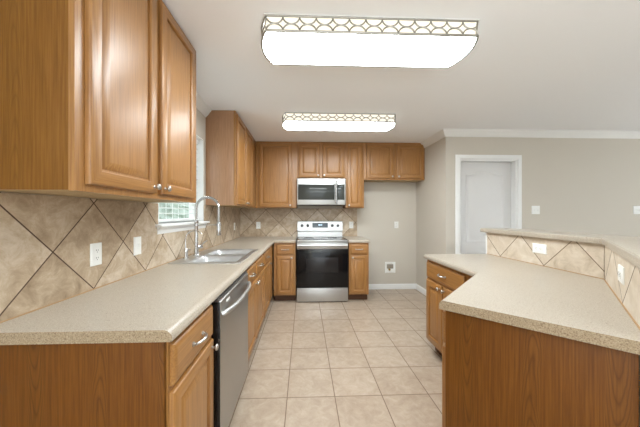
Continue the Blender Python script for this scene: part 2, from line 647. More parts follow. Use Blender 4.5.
# pantry door with casing, jamb and two moulded panels, the upper one arched
bm = B()
prof = [(0.0, 0), (0.0, -0.012), (0.010, -0.018), (0.030, -0.016), (0.052, -0.012), (0.062, -0.010), (0.064, -0.004), (0.064, 0)]
loops = []
for k, (sx, top) in enumerate(((-1, False), (-1, True), (1, True), (1, False))):
    xx = DX0 if sx < 0 else DX1
    loops.append([(xx + sx * o, YP + d, (DZ + o) if top else 0.0) for o, d in prof])
skin(bm, loops, True, None, True, True)
door = struct('door_1', bm, 'trim', 'white pantry door with arched panel and casing', 'door', True)
bm = B()
box(bm, DX0, DX0 + .018, YP, YP + T, 0, DZ); box(bm, DX1 - .018, DX1, YP, YP + T, 0, DZ); box(bm, DX0 + .018, DX1 - .018, YP, YP + T, DZ - .018, DZ)
obj('door_jamb', bm, 'trim', door, False)
SX0, SX1, SY = DX0 + 0.021, DX1 - 0.021, YP + 0.075
bm = B(); box(bm, SX0, SX1, SY, SY + 0.035, 0.012, DZ - 0.021, .002)
slab = obj('door_slab', bm, 'door', door)


def panel_loop(x0, x1, z0, z1, rise, inset):
    x0 += inset; x1 -= inset; z0 += inset; z1 -= inset
    pts = [(x0, z0), (x1, z0)]
    n = 24
    for i in range(n + 1):
        t = i / n
        x = x1 + (x0 - x1) * t
        s = abs(2 * t - 1)
        bumpz = rise * (0.5 + 0.5 * math.cos(PI * min(1, s / 0.92)))
        pts.append((x, z1 - rise + bumpz))
    return pts


for (z0, z1, rise) in ((0.90, DZ - 0.14, 0.055), (0.20, 0.76, 0.0)):
    bm = B()
    loops = [[(x, SY + y, z) for x, z in panel_loop(SX0 + .105, SX1 - .105, z0, z1, rise, ins)]
             for ins, y in ((0, 0.0), (0.006, -0.007), (0.016, -0.008), (0.026, -0.001), (0.050, -0.001), (0.066, -0.007))]
    skin(bm, loops, True, None, False, True)
    obj('door_panel', bm, 'door', slab)

# ------------------------------------------------------------------ tile backsplash
PT = 0.437
bm = B()
x0, x1 = XL + .0005, XL + 0.010
box(bm, x0, x1, 0.889, WY0 - 0.006, CT, UN); box(bm, x0, x1, WY0 - 0.006, WY1 + 0.006, CT, 1.160)
box(bm, x0, x1, WY1 + 0.006, YB - 0.010, CT, UB)
ts = obj('tile_backsplash', bm, 'splash', None, False, uv=lambda c: ((c.y - 1.381) / PT, (c.z - 0.918) / PT))
tag(ts, 'diagonal beige tile backsplash along left wall around window', 'backsplash')
bm = B(); box(bm, x1, x1 + .004, 0.89, YB - 0.012, CT, CT + 0.0045); obj('caulk_joint', bm, 'caulk', ts, False)
bm = B()
box(bm, XL + 0.010, 0.915, YB - 0.010, YB - .0005, CT + .0005, UB)
ts = obj('tile_backsplash', bm, 'splash', None, False, uv=lambda c: ((c.x + 0.644) / PT, (c.z - 0.933) / PT))
tag(ts, 'diagonal beige tile backsplash on back wall behind the range', 'backsplash')

# ------------------------------------------------------------------ cabinets
def rect(x0, x1, z0, z1, i, y):
    return [(x0 + i, y, z0 + i), (x1 - i, y, z0 + i), (x1 - i, y, z1 - i), (x0 + i, y, z1 - i)]


def raised_door(x0, x1, z0, z1, yb=0.0, t=0.020, stile=0.055):
    bm = B()
    pr = [(0.0, yb), (0.0, yb - t + .007), (.002, yb - t + .003), (.007, yb - t), (stile - .004, yb - t), (stile, yb - t + .003),
          (stile + .002, yb - t + .0125), (stile + .009, yb - t + .0130), (stile + .012, yb - t + .0105), (stile + .036, yb - t + .0015), (stile + .040, yb - t + .001)]
    skin(bm, [rect(x0, x1, z0, z1, i, y) for i, y in pr], True, lambda k, i: 1 if (k < 6 and i in (0, 2)) else 0, True, True)
    return bm


def slab_front(x0, x1, z0, z1, yb=0.0, t=0.020):
    bm = B()
    pr = [(0.0, yb), (0.0, yb - t + .010), (.003, yb - t + .006), (.010, yb - t + .002), (.016, yb - t), (.02, yb - t)]
    skin(bm, [rect(x0, x1, z0, z1, i, y) for i, y in pr], True, None, True, True)
    return bm


def knob(x, z, y, parent):
    bm = B()
    lathe(bm, [(.0075, 0), (.0075, .002), (.005, .004), (.0045, .012), (.009, .016), (.0145, .019), (.0155, .023), (.0135, .027), (.007, .0295), (0, .030)], (x, y, z), (0, -1, 0), 18)
    o = obj('knob', bm, 'nickel', parent)
    return o


def pull(x, z, y, parent, L=0.098):
    bm = B()
    n = 18
    pts = []
    for i in range(n + 1):
        t = -1 + 2 * i / n
        pts.append((x + t * L / 2, y - 0.010 - 0.018 * (1 - t * t) ** 0.6, z))
    tube(bm, pts, [0.0045 + 0.0035 * abs(1 - abs(-1 + 2 * i / n)) for i in range(n + 1)], 10)
    for s in (-1, 1):
        lathe(bm, [(.010, 0), (.010, .003), (.0055, .006), (.005, .013), (.0065, .015), (0, .0165)], (x + s * L / 2, y, z), (0, -1, 0), 14)
    return obj('handle', bm, 'nickel', parent)


def frame_mesh(w, z0, z1, openings, t=0.020):
    """face frame as one board with square openings (grid cells in x,z)"""
    xs = sorted(set([0, w] + [v for o in openings for v in o[:2]]))
    zs = sorted(set([z0, z1] + [v for o in openings for v in o[2:]]))
    bm = B()
    cells(bm, xs, zs, lambda i, j: not any(o[0] <= (xs[i] + xs[i + 1]) / 2 <= o[1] and o[2] <= (zs[j] + zs[j + 1]) / 2 <= o[3] for o in openings), 0, t)
    for v in bm.verts:
        x, z, y = v.co
        v.co = (x, y, z)
    return bm


def wall_cabinet(label, loc, rot, w, z0, z1, depth, doors, frame_w=None, side='veneer'):
    """front faces local -y; doors: (x0, x1, z0, z1, knob side 'l' or 'r')"""
    t = thing('wall_cabinet', label, 'cabinet', (loc[0], loc[1], z0), rot)
    h = z1 - z0
    bm = B()
    box(bm, 0, w, 0.0201, depth, 0.002, h, .0015)
    for f in bm.faces:
        if f.normal.z < -0.9:
            f.material_index = 1
    obj('carcass', bm, [side, 'under'], t)
    fw = frame_w or w
    ov = 0.012
    bm = frame_mesh(fw, 0, h, [(d[0] + ov, d[1] - ov, d[2] + ov, d[3] - ov) for d in doors])
    bevel_where(bm, lambda m, e: m.y < 0.001 and (abs(m.z) < .001 or m.x < .001 or abs(m.x - fw) < .001), .003, 2)
    obj('face_frame', bm, 'oak', t)
    for (a, b, c, d, ks) in doors:
        dr = obj('door', raised_door(a, b, c, d, -0.0005), ['oak', 'oak_h'], t)
        kx = a + 0.028 if ks == 'l' else b - 0.028
        knob(kx, c + 0.030, -0.0205, dr)
    return t


def base_cabinet(label, loc, rot, w, depth, fronts, doors, toe=True, end=None, group=None):
    """fronts: drawer (x0, x1); doors: (x0, x1, knob side)"""
    t = thing('base_cabinet', label, 'cabinet', (loc[0], loc[1], 0), rot, group)
    top = CB - 0.002
    bm = B()
    box(bm, 0, .016, 0.0201, depth, 0.10, top); box(bm, w - .016, w, 0.0201, depth, 0.10, top)
    box(bm, .016, w - .016, 0.0201, depth, 0.10, .116); box(bm, .016, w - .016, depth - .010, depth, .116, top)
    obj('carcass', bm, 'veneer', t)
    bm = B()
    box(bm, 0.001, w - .001, 0.075, depth - .01, 0.0, 0.0995)
    obj('toe_kick', bm, 'kick', t, False)
    ov = 0.012
    op = [(a + ov, b - ov, .70 + ov, .845 - ov) for a, b in fronts] + [(a + ov, b - ov, .120 + ov, .682 - ov) for a, b, _ in doors]
    bm = frame_mesh(w, 0.10, top, op)
    obj('face_frame', bm, 'oak', t)
    for a, b in fronts:
        dr = obj('drawer', slab_front(a, b, .705, .848, -.0005), 'oak_h', t)
        pull((a + b) / 2, .777, -.0205, dr, min(.098, (b - a) * .42))
    for a, b, ks in doors:
        dr = obj('door', raised_door(a, b, .120, .685, -.0005, stile=min(.055, (b - a) * .2)), ['oak', 'oak_h'], t)
        knob(a + .028 if ks == 'l' else b - .028, .655, -.0205, dr)
    if end:                     # flush veneer end panel down to the floor: 'l' or 'r'
        bm = B()
        e0, e1 = (-0.014, 0.0) if end == 'l' else (w, w + 0.014)
        box(bm, e0, e1, 0.004, depth, 0.0, top, .001)
        obj('end_panel', bm, 'veneer', t)
    return t


R90 = PI / 2
XU = -0.76
ct = ZC - 0.004
# wall cabinets, left wall (local x runs to +Y)
c = wall_cabinet('large oak wall cabinet nearest the camera, above the left counter', (XU, 0.897), R90, 0.981, UN, ct, 0.3245,
                 [(0.040, 0.456, .026, ct - UN - .028, 'r'), (0.500, 0.920, .026, ct - UN - .028, 'l')], side='veneer_upper')
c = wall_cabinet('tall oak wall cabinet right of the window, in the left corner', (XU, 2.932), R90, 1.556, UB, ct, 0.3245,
                 [(0.030, 0.455, .012, ct - UB - .030, 'r'), (0.490, 0.905, .012, ct - UB - .030, 'l')], frame_w=1.232, side='veneer_glare')
# wall cabinets, back wall
YU = YB - 0.325
wall_cabinet('single door oak wall cabinet left of the microwave, in the corner', (-0.757, YU), 0, 0.643, UB, ct, 0.324,
             [(0.045, 0.568, .012, ct - UB - .030, 'r')])
wall_cabinet('short two door oak wall cabinet directly above the microwave', (-0.112, YU), 0, 0.776, 1.868, ct, 0.324,
             [(0.026, 0.365, .012, ct - 1.868 - .030, 'r'), (0.405, 0.754, .012, ct - 1.868 - .030, 'l')])
wall_cabinet('narrow single door oak wall cabinet right of the microwave', (0.666, YU), 0, 0.294, UB, ct, 0.324,
             [(0.020, 0.266, .012, ct - UB - .030, 'l')])
wall_cabinet('wide two door oak wall cabinet over the empty fridge space', (0.962, YU), 0, 0.986, 1.848, ct, 0.324,
             [(0.036, 0.478, .022, ct - 1.848 - .030, 'r'), (0.527, 0.962, .022, ct - 1.848 - .030, 'l')])

# base cabinets, left run
XF = -0.465
base_cabinet('oak base cabinet at near end of left counter, beside dishwasher', (XF, 0.912), R90, 0.420, 0.618,
             [(0.012, 0.400)], [(0.004, 0.400, 'r')], end='l')
base_cabinet('two door oak sink base cabinet beyond the dishwasher', (XF, 2.035), R90, 0.915, 0.618,
             [(0.020, 0.430), (0.455, 0.895)], [(0.020, 0.440, 'r'), (0.455, 0.895, 'l')])
base_cabinet('oak base cabinet between sink cabinet and far left corner', (XF, 2.954), R90, 0.922, 0.618,
             [(0.020, 0.500)], [(0.020, 0.500, 'r')])
YF = 3.876
base_cabinet('narrow oak base cabinet left of the range', (-0.443, YF), 0, 0.320, 0.612,
             [(0.042, 0.290)], [(0.042, 0.290, 'r')])
base_cabinet('narrow oak base cabinet right of the range', (0.668, YF), 0, 0.296, 0.612,
             [(0.024, 0.272)], [(0.024, 0.272, 'l')])
# peninsula
base_cabinet('oak peninsula cabinet with wide drawer, facing the left run', (1.183, 2.472), -R90, 0.697, 0.575,
             [(0.014, 0.600)], [(0.014, 0.292, 'r'), (0.312, 0.600, 'l')])
# angled cabinet: front parallel to the 45 degree counter edge, veneer end towards the camera
S2 = math.sqrt(.5)
ox, oy = 1.155, 1.685              # far end of the angled front
base_cabinet('angled oak peninsula cabinet nearest camera with broad veneer end', (ox, oy), -3 * PI / 4, 0.718, 0.560,
             [(0.020, 0.706)], [(0.020, 0.360, 'r'), (0.366, 0.706, 'l')], end='r')

# ------------------------------------------------------------------ countertops
def slab_obj(label, bm, front, name='countertop', rad=.020, end_dir=None):
    """round the upper edges picked by front(mid)"""
    zt = max(v.co.z for v in bm.verts)
    zb = min(v.co.z for v in bm.verts)
    bevel_where(bm, lambda m, e: abs(m.z - zb) < 1e-4 and front(m) and abs(e.verts[0].co.z - e.verts[1].co.z) < 1e-5 and len(e.link_faces) == 2 and abs(e.link_faces[0].normal.z) + abs(e.link_faces[1].normal.z) < 1.5, .005, 2)
    bevel_where(bm, lambda m, e: abs(m.z - zt) < 1e-4 and front(m) and abs(e.verts[0].co.z - e.verts[1].co.z) < 1e-5 and len(e.link_faces) == 2 and abs(e.link_faces[0].normal.z) + abs(e.link_faces[1].normal.z) < 1.5, rad, 6)
    if end_dir:                       # darker, coarser stone on the end face of the slab
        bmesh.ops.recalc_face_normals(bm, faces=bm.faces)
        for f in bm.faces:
            if f.normal.dot(Vector(end_dir)) > 0.9:
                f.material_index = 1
    o = obj(name, bm, ['stone', 'stone_end'] if end_dir else 'stone')
    tag(o, label, 'countertop')
    return o


XE, YE = -0.438, 3.850
HX0, HX1, HY0, HY1 = -1.020, -0.522, 2.085, 2.835          # sink cut-out
xs = [XL + .001, HX0, HX1, XE, -0.124]
ys = [0.888, HY0, HY1, YE, YB - .001]
bm = B()
cells(bm, xs, ys, lambda i, j: (i < 3 or j == 3) and not (i == 1 and j == 1), CB, CT)
bmesh.ops.recalc_face_normals(bm, faces=bm.faces)
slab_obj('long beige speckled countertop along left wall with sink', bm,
         lambda m: (abs(m.x - XE) < .002 and m.y < YE) or (abs(m.y - YE) < .002 and m.x > XE - .001), rad=.030, end_dir=(0, -1, 0))
bm = B(); box(bm, 0.664, 0.982, YE, YB - .001, CB, CT)
slab_obj('small beige speckled countertop right of the range', bm, lambda m: abs(m.y - YE) < .002 or abs(m.x - .982) < .002)
A, Bc, Cc = (1.155, 2.492), (1.143, 1.700), (0.606, 1.155)
Dc = (1.026, 0.738)
KX = 1.770                                      # kitchen face of the bar's tile
kd = 0.290                                      # x - y of the angled tile face
poly = [A, (KX + .008, 2.492), (KX + .008, KX + .008 - kd), (Dc[0] + .004, Dc[0] + .004 - kd), Cc, Bc]
bm = B(); prism(bm, poly, CB, CT)
bmesh.ops.recalc_face_normals(bm, faces=bm.faces)


def pen_front(m):
    return (m.x < 1.16 and (m.y - m.x) > 0.52) or abs(m.y - 2.492) < .002


slab_obj('wide beige speckled peninsula countertop on the right', bm, pen_front, end_dir=(-S2, -S2, 0))

# bar: low wall, tile and raised top
ex = lambda d, s: ((s + d) / 2, (s - d) / 2)    # point with x - y = d and x + y = s
kend = 1.752
bm = B()
k0, k1 = KX + .010, KX + .130
d0, d1 = kd + .010 * 1.414, kd + .130 * 1.414
prism(bm, [(k0, 2.505), (k1, 2.505), (k1, k1 - d1), ex(d1, kend), ex(d0, kend), (k0, k0 - d0)][::-1], 0, 1.121)
struct('wall_bar', bm, 'trim', 'low white half wall carrying the raised bar', 'wall')
PB = 0.430
c0 = Vector((KX, KX - kd))
bm = B(); box(bm, KX, k0, KX - kd + .004, 2.470, CT + .0005, 1.120)
ts = obj('tile_backsplash', bm, 'splash_pale', None, False, uv=lambda c: ((c.y - 1.871) / PB, (c.z - 0.920) / PB))
tag(ts, 'beige tile strip under bar, straight part with outlet', 'backsplash')
bm = B(); box(bm, KX - .004, KX, KX - kd + .004, 2.470, CT + .0002, CT + .004); obj('caulk_joint', bm, 'caulk', ts, False)
bm = B()
prism(bm, [ex(kd, kend), (KX, KX - kd), (k0, k0 - d0), ex(d0, kend)], CT + .0005, 1.120)
ts = obj('tile_backsplash', bm, 'splash_pale', None, False, uv=lambda c: ((((Vector((c.x, c.y)) - c0).length) - 0.03) / 0.55, (c.z - 0.920) / PB))
tag(ts, 'beige tile strip under bar, angled part nearest camera', 'backsplash')
bm = B()
prism(bm, [ex(kd - .006, kend + .01), (KX - .004, KX - .004 - kd + .006), (KX, KX - kd), ex(kd, kend + .01)], CT + .0002, CT + .004)
obj('caulk_joint', bm, 'caulk', ts, False)
bf, bd, wid = 1.742, 0.272, 0.27
bb, bdb = bf + wid, bd + wid * 1.414
bm = B()
prism(bm, [(bf, 2.530), (bf, bf - bd), ex(bd, kend - .03), ex(bdb, kend - .03), (bb, bb - bdb), (bb, 2.530)], 1.122, 1.162)
bmesh.ops.recalc_face_normals(bm, faces=bm.faces)
slab_obj('raised beige speckled bar top above the peninsula', bm, lambda m: True, 'bar_top', rad=.009)

# ------------------------------------------------------------------ sink and faucets
t = thing('kitchen_sink', 'double bowl stainless steel sink set into left counter', 'sink', (0, 0, CT))
bx0, bx1 = -0.925, -0.540
bys = [(2.095, 2.435), (2.475, 2.825)]
xs = [-1.048, bx0, bx1, -0.497]
ys = [2.055, bys[0][0], bys[0][1], bys[1][0], bys[1][1], 2.865]
bm = B()
cells(bm, xs, ys, lambda i, j: not (i == 1 and j in (1, 3)), 0.0005, 0.007)
bevel_where(bm, lambda m, e: m.z > .006 and (m.x < -1.04 or m.x > -.5 or m.y < 2.06 or m.y > 2.86) and len(e.link_faces) == 2 and abs(e.link_faces[0].normal.z) + abs(e.link_faces[1].normal.z) < 1.5, .004, 3)
obj('rim', bm, 'sink', t)


def rrect(x0, x1, y0, y1, r, z, n=6):
    pts = []
    for cx, cy, a in ((x1 - r, y1 - r, 0), (x0 + r, y1 - r, 90), (x0 + r, y0 + r, 180), (x1 - r, y0 + r, 270)):
        for i in range(n + 1):
            q = math.radians(a + 90 * i / n)
            pts.append((cx + r * math.cos(q), cy + r * math.sin(q), z))
    return pts


for y0, y1 in bys:
    bm = B()
    dp = -0.19
    skin(bm, [rrect(bx0 + i, bx1 - i, y0 + i, y1 - i, r, z) for i, r, z in
              ((-.004, .004, .0065), (.001, .02, .004), (.004, .05, -.012), (.012, .05, -.10), (.018, .05, dp + .03), (.03, .05, dp + .008), (.055, .05, dp), (.13, .04, dp - .004))], True, None, False, True)
    b = obj('bowl', bm, 'sink', t)
    b2 = B()
    lathe(b2, [(.042, 0), (.042, .003), (.036, .004), (.030, -.004), (.008, -.004), (0, -.001)], ((bx0 + bx1) / 2, (y0 + y1) / 2, dp - .003), (0, 0, 1), 24)
    obj('drain', b2, 'chrome', b)

fx, fy = -0.990, 2.447
t = thing('kitchen_faucet', 'tall spring neck chrome faucet behind the sink', 'faucet', (fx, fy, CT + .007))
bm = B(); lathe(bm, [(.030, 0), (.030, .005), (.026, .010), (.021, .014), (.020, .060)], (0, 0, 0.0005), (0, 0, 1), 24); obj('base', bm, 'chrome', t)
bm = B(); lathe(bm, [(.0165, .058), (.0165, .18), (.0150, .19), (.0150, .29), (.018, .295), (.018, .315), (.013, .32)], (0, 0, 0), (0, 0, 1), 24); obj('riser', bm, 'chrome', t)
dirv = Vector((1.0, -0.05, 0)).normalized()
R = 0.104
path = [Vector((0, 0, .318 + .11 * i / 8)) for i in range(9)]
zt = .428
for i in range(1, 25):
    a = PI * i / 24
    path.append(Vector((0, 0, zt)) + dirv * (R - R * math.cos(a)) + Vector((0, 0, R * math.sin(a))))
for i in range(1, 9):
    path.append(dirv * (2 * R) + Vector((0, 0, zt - .125 * i / 8)))
bm = B(); tube(bm, path, .0075, 10); obj('hose', bm, 'nickel', t)
# spring coil round the hose
cum = [0]
for i in range(1, len(path)):
    cum.append(cum[-1] + (path[i] - path[i - 1]).length)
Ltot = cum[-1]
side = dirv.cross(Vector((0, 0, 1))).normalized()
hel = []
turns, per = 52, 10
for i in range(turns * per + 1):
    s = Ltot * i / (turns * per)
    k = max(j for j in range(len(cum)) if cum[j] <= s + 1e-9)
    k = min(k, len(path) - 2)
    q = (s - cum[k]) / (cum[k + 1] - cum[k])
    p = path[k].lerp(path[k + 1], q)
    d = (path[k + 1] - path[k]).normalized()
    nrm = d.cross(side).normalized()
    an = 2 * PI * i / per
    p = p + (nrm * math.cos(an) + side * math.sin(an)) * .0115
    hel.append(p)
bm = B(); tube(bm, hel, .0026, 5); obj('spring', bm, 'chrome', t)
e = path[-1]
bm = B(); lathe(bm, [(.011, 0), (.016, -.006), (.0165, -.05), (.019, -.07), (.020, -.112), (.016, -.120), (0, -.120)], e, (0, 0, 1), 20); obj('spray_head', bm, 'chrome', t)
bm = B()
tube(bm, [Vector((0, 0, .278)), dirv * (2 * R - .018) + Vector((0, 0, .278))], .0045, 10)
lathe(bm, [(.021, -.008), (.021, .008)], (0, 0, .278), (0, 0, 1), 20)
lathe(bm, [(.0215, -.010), (.0215, .010)], dirv * (2 * R) + Vector((0, 0, .278)), (0, 0, 1), 20)
obj('support_arm', bm, 'chrome', t)
bm = B()
lathe(bm, [(.017, 0), (.017, .05), (.014, .056), (0, .058)], (0, 0.012, .075), (.55, .83, 0), 18)
tube(bm, [(.026, .050, .075), (.034, .064, .098), (.052, .092, .118), (.060, .104, .124)], [.007, .0065, .0055, .005], 10)
obj('lever_handle', bm, 'chrome', t)

t = thing('filter_tap', 'small thin gooseneck chrome tap left of tall faucet', 'faucet', (-1.012, 2.285, CT + .007))
bm = B(); lathe(bm, [(.022, 0), (.022, .006), (.014, .012), (.013, .05), (.017, .055), (.017, .075), (.010, .085)], (0, 0, .0005), (0, 0, 1), 20); obj('base', bm, 'chrome', t)
pts = [Vector((0, 0, .08)), Vector((-.004, 0, .13)), Vector((-.002, .004, .17))]
for i in range(1, 14):
    a = PI * .82 * i / 13
    pts.append(Vector((-.002 + .070 * (1 - math.cos(a)), .006 * i / 4, .17 + .065 * math.sin(a))))
bm = B(); tube(bm, pts, .0045, 10); obj('spout', bm, 'chrome', t)
bm = B(); tube(bm, [(0.0, .012, .066), (.016, .034, .072), (.022, .046, .070)], [.006, .005, .004], 8); obj('lever_handle', bm, 'chrome', t)

# ------------------------------------------------------------------ dishwasher (local x to +Y, front to -y = world +X)
t = thing('dishwasher', 'stainless steel dishwasher in left run beside near cabinet', 'dishwasher', (-0.425, 1.350, 0), R90)
W = 0.672
bm = B(); box(bm, .010, W - .010, .052, .640, .10, CB - .006); obj('tub', bm, 'grey', t, False)
bm = B()
box(bm, .004, W - .004, 0, .050, .105, .852, .006, 0, 3)
for f in bm.faces:
    if abs(f.normal.x) > .9 or f.normal.y > .9:
        f.material_index = 1
dd = obj('door', bm, ['steel_z', 'black'], t)
bm = B()
skin(bm, [[(x, .010, .8525), (x, .014, .866), (x, .050, .866), (x, .050, .8525)] for x in (.004, W - .004)], True, None, True, True)
obj('control_panel', bm, 'dwtop', t, False)
bm = B()
n = 24
pts = [(.030, .0, .778)]
for i in range(n + 1):
    q = -1 + 2 * i / n
    pts.append((W / 2 + q * (W / 2 - .035), -.012 - .032 * (1 - abs(q) ** 3.0), .784))
pts.append((W - .030, .0, .778))
tube(bm, pts, .0130, 12)
obj('handle', bm, 'steel', dd)
bm = B(); box(bm, .10, .165, -.0012, .002, .818, .830); obj('badge', bm, 'white', dd, False)
bm = B(); box(bm, .010, W - .010, .045, .110, .0, .099); obj('toe_kick', bm, 'black', t, False)

# ------------------------------------------------------------------ range
t = thing('kitchen_range', 'stainless steel electric range with black oven door', 'range', (0.2705, 3.838, 0))
hw = 0.379
bm = B(); box(bm, -hw + .006, hw - .006, .030, .630, .03, .903); obj('body', bm, 'grey', t, False)
bm = B(); box(bm, -hw, hw, .008, .560, .904, .917, .003); obj('cooktop', bm, 'glass', t)
bm = B(); box(bm, -hw, hw, -.002, .0078, .880, .918, .003); obj('cooktop_trim', bm, 'steel', t)
bm = B()
skin(bm, [[(x, .575, .918), (x, .585, 1.010), (x, .640, 1.010), (x, .640, .918)] for x in (-hw + .002, hw - .002)], True, None, True, True)
obj('rear_riser', bm, 'steel', t, False)
bm = B()
skin(bm, [[(x, .545, 1.018), (x, .553, 1.012), (x, .640, 1.012), (x, .640, 1.178), (x, .575, 1.178), (x, .568, 1.172)] for x in (-hw, hw)], True, None, True, True)
bg_ = obj('backguard', bm, 'steel', t, False)
ya = lambda z: .545 + (.568 - .545) * (z - 1.018) / (1.172 - 1.018)
for x in (-.302, -.205, .205, .302):
    bm = B()
    lathe(bm, [(.024, 0), (.024, .008), (.020, .010), (.019, .026), (.017, .030), (0, .030)], (x, ya(1.105), 1.105), (0, -1, .15), 20)
    box(bm, x - .003, x + .003, ya(1.105) - .036, ya(1.105) - .02, 1.090, 1.128, .001)
    obj('knob', bm, 'grey', bg_)
bm = B()
skin(bm, [[(x, ya(1.07) - .002, 1.070), (x, ya(1.15) - .002, 1.150), (x, ya(1.15) + .01, 1.150), (x, ya(1.07) + .01, 1.070)] for x in (-.130, .130)], True, None, True, True)
ds = obj('display', bm, 'display', bg_, False)
bm = B()
for x in (-.022, -.006, .012, .028):
    box(bm, x - .005, x + .005, ya(1.115) - .0035, ya(1.115) - .001, 1.106, 1.126)
obj('clock_digits', bm, 'digits', ds, False)
bm = B(); box(bm, -hw + .002, hw - .002, 0, .030, .785, .878, .004); obj('door_rail', bm, 'steel', t)
bm = B(); box(bm, -hw + .002, hw - .002, .0, .030, .218, .784, .003)
od = obj('oven_door', bm, 'glass', t)
bm = B(); box(bm, -.235, .235, -.0015, .004, .440, .660, .001); obj('oven_window', bm, 'glass2', od)
bm = B()
tube(bm, [(-.345, .0, .838), (-.345, -.045, .842)], .010, 12); tube(bm, [(.345, .0, .838), (.345, -.045, .842)], .010, 12)
tube(bm, [(-.368, -.048, .842), (.368, -.048, .842)], .0125, 14)
obj('oven_handle', bm, 'steel', od)
bm = B(); box(bm, -hw + .002, hw - .002, -.004, .030, .016, .214, .004); obj('storage_drawer', bm, 'steel', t)
bm = B(); box(bm, -hw + .02, hw - .02, .035, .60, .0, .034); obj('plinth', bm, 'black', t, False)
for x, y, r in ((-.19, .16, .10), (.19, .16, .115), (-.19, .41, .085), (.19, .41, .075)):
    bm = B()
    pts = [(x + r * math.cos(2 * PI * i / 40), y + r * math.sin(2 * PI * i / 40), .9172) for i in range(40)]
    tube(bm, pts, .0012, 4, closed=True)
    obj('burner_ring', bm, 'grey', t)

# ------------------------------------------------------------------ microwave
t = thing('microwave_oven', 'stainless steel microwave hung above the range', 'microwave', (0.2715, 4.085, 1.440))
hw, H = 0.3795, 0.416
bm = B(); box(bm, -hw, hw, .030, .395, .0, H, .002); obj('case', bm, 'grey', t)
bm = B(); box(bm, -hw, .244, 0, .0295, .004, H - .002, .006, 0, 3); md = obj('door', bm, 'steel', t)
bm = B(); box(bm, -hw + .016, .205, -.002, .004, .082, .322, .001); obj('door_glass', bm, 'mwglass', md)
bm = B()
tube(bm, [(.225, .0, .050), (.225, -.030, .054)], .007, 10); tube(bm, [(.225, .0, .350), (.225, -.030, .346)], .007, 10)
tube(bm, [(.225, -.034, .030), (.225, -.038, .10), (.225, -.038, .30), (.225, -.034, .370)], .011, 12)
obj('handle', bm, 'chrome', md)
bm = B(); box(bm, .248, hw, 0, .0295, .004, H - .002, .006, 0, 3); mp = obj('control_panel', bm, 'steel', t)
bm = B(); box(bm, .250, hw - .016, -.002, .004, .082, .322, .001); kp = obj('keypad', bm, 'mwglass', mp)
bm = B(); box(bm, .282, .330, -.003, .0, .280, .296); obj('clock_display', bm, 'display', kp, False)
bm = B(); box(bm, -hw + .02, hw - .02, .04, .33, -.004, .0, .001); obj('vent_grille', bm, 'black', t)

# ------------------------------------------------------------------ ceiling lights
def outline(x0, x1, y0, y1, sag, off=0.0, n=16):
    x0 -= off; x1 += off; y0 -= off; y1 += off
    pts = []
    for i in range(41):
        pts.append((x0 + (x1 - x0) * i / 40, y0))
    for i in range(1, n):
        q = -1 + 2 * i / n
        pts.append((x1 + sag * (1 - q * q), y0 + (y1 - y0) * i / n))
    for i in range(41):
        pts.append((x1 + (x0 - x1) * i / 40, y1))
    for i in range(1, n):
        q = -1 + 2 * i / n
        pts.append((x0 - sag * (1 - q * q), y1 + (y0 - y1) * i / n))
    return pts


def ceiling_light(label, cx, y0):
    t = thing('ceiling_light', label, 'ceiling light', (cx, y0 + .169, ZC))
    hx, hy, sag, zb, zt = .622, .164, .045, -.098, -.005
    o = lambda off: outline(-hx, hx, -hy, hy, sag, off)
    bm = B(); prism(bm, o(.010), zt, -.0005); obj('mounting_pan', bm, 'trim', t, False)
    bm = B()
    ring = lambda off, z: [(x, y, z) for x, y in o(off)]
    skin(bm, [ring(-.006, zt - .001), ring(-.006, zb + .001)])
    obj('side_shade', bm, 'side', t)
    bm = B()
    skin(bm, [ring(-.003, zb + .004), ring(-.003, zb - .001), ring(-.010, zb - .002), ring(-.05, zb - .003)], True, None, False, True)
    obj('diffuser', bm, 'diffuser', t)
    for nm, z, r in (('upper_rail', zt - .004, .0050), ('lower_rail', zb + .003, .0075)):
        bm = B(); tube(bm, ring(.002, z), r, 8, closed=True); obj(nm, bm, 'bronze', t)
    # lattice of facing half circles round all four sides
    pts = o(.001)
    P = [Vector(p) for p in pts] + [Vector(pts[0])]
    cum = [0]
    for i in range(1, len(P)):
        cum.append(cum[-1] + (P[i] - P[i - 1]).length)
    Lt = cum[-1]

    def at(s):
        s = s % Lt
        k = 0
        while cum[k + 1] < s:
            k += 1
        return P[k].lerp(P[k + 1], (s - cum[k]) / (cum[k + 1] - cum[k]))
    per = 2 * hx / 13
    nper = int(round(Lt / per))
    per2 = Lt / nper
    bm = B()
    hgt = (zt - zb - .010) / 2
    for k in range(nper):
        for sgn, zz in ((-1, zt - .005), (1, zb + .005)):
            ap = []
            for i in range(13):
                a = PI * i / 12
                s = (k + .5) * per2 - math.cos(a) * per2 * .5
                q = at(s)
                ap.append((q.x, q.y, zz + sgn * hgt * math.sin(a)))
            tube(bm, ap, .0042, 6)
    obj('lattice', bm, 'bronze', t)
    return t


ceiling_light('larger looking ceiling light with lattice sides, nearest the camera', 0.405, 1.513)
ceiling_light('farther ceiling light with lattice sides, near the range', 0.415, 2.962)

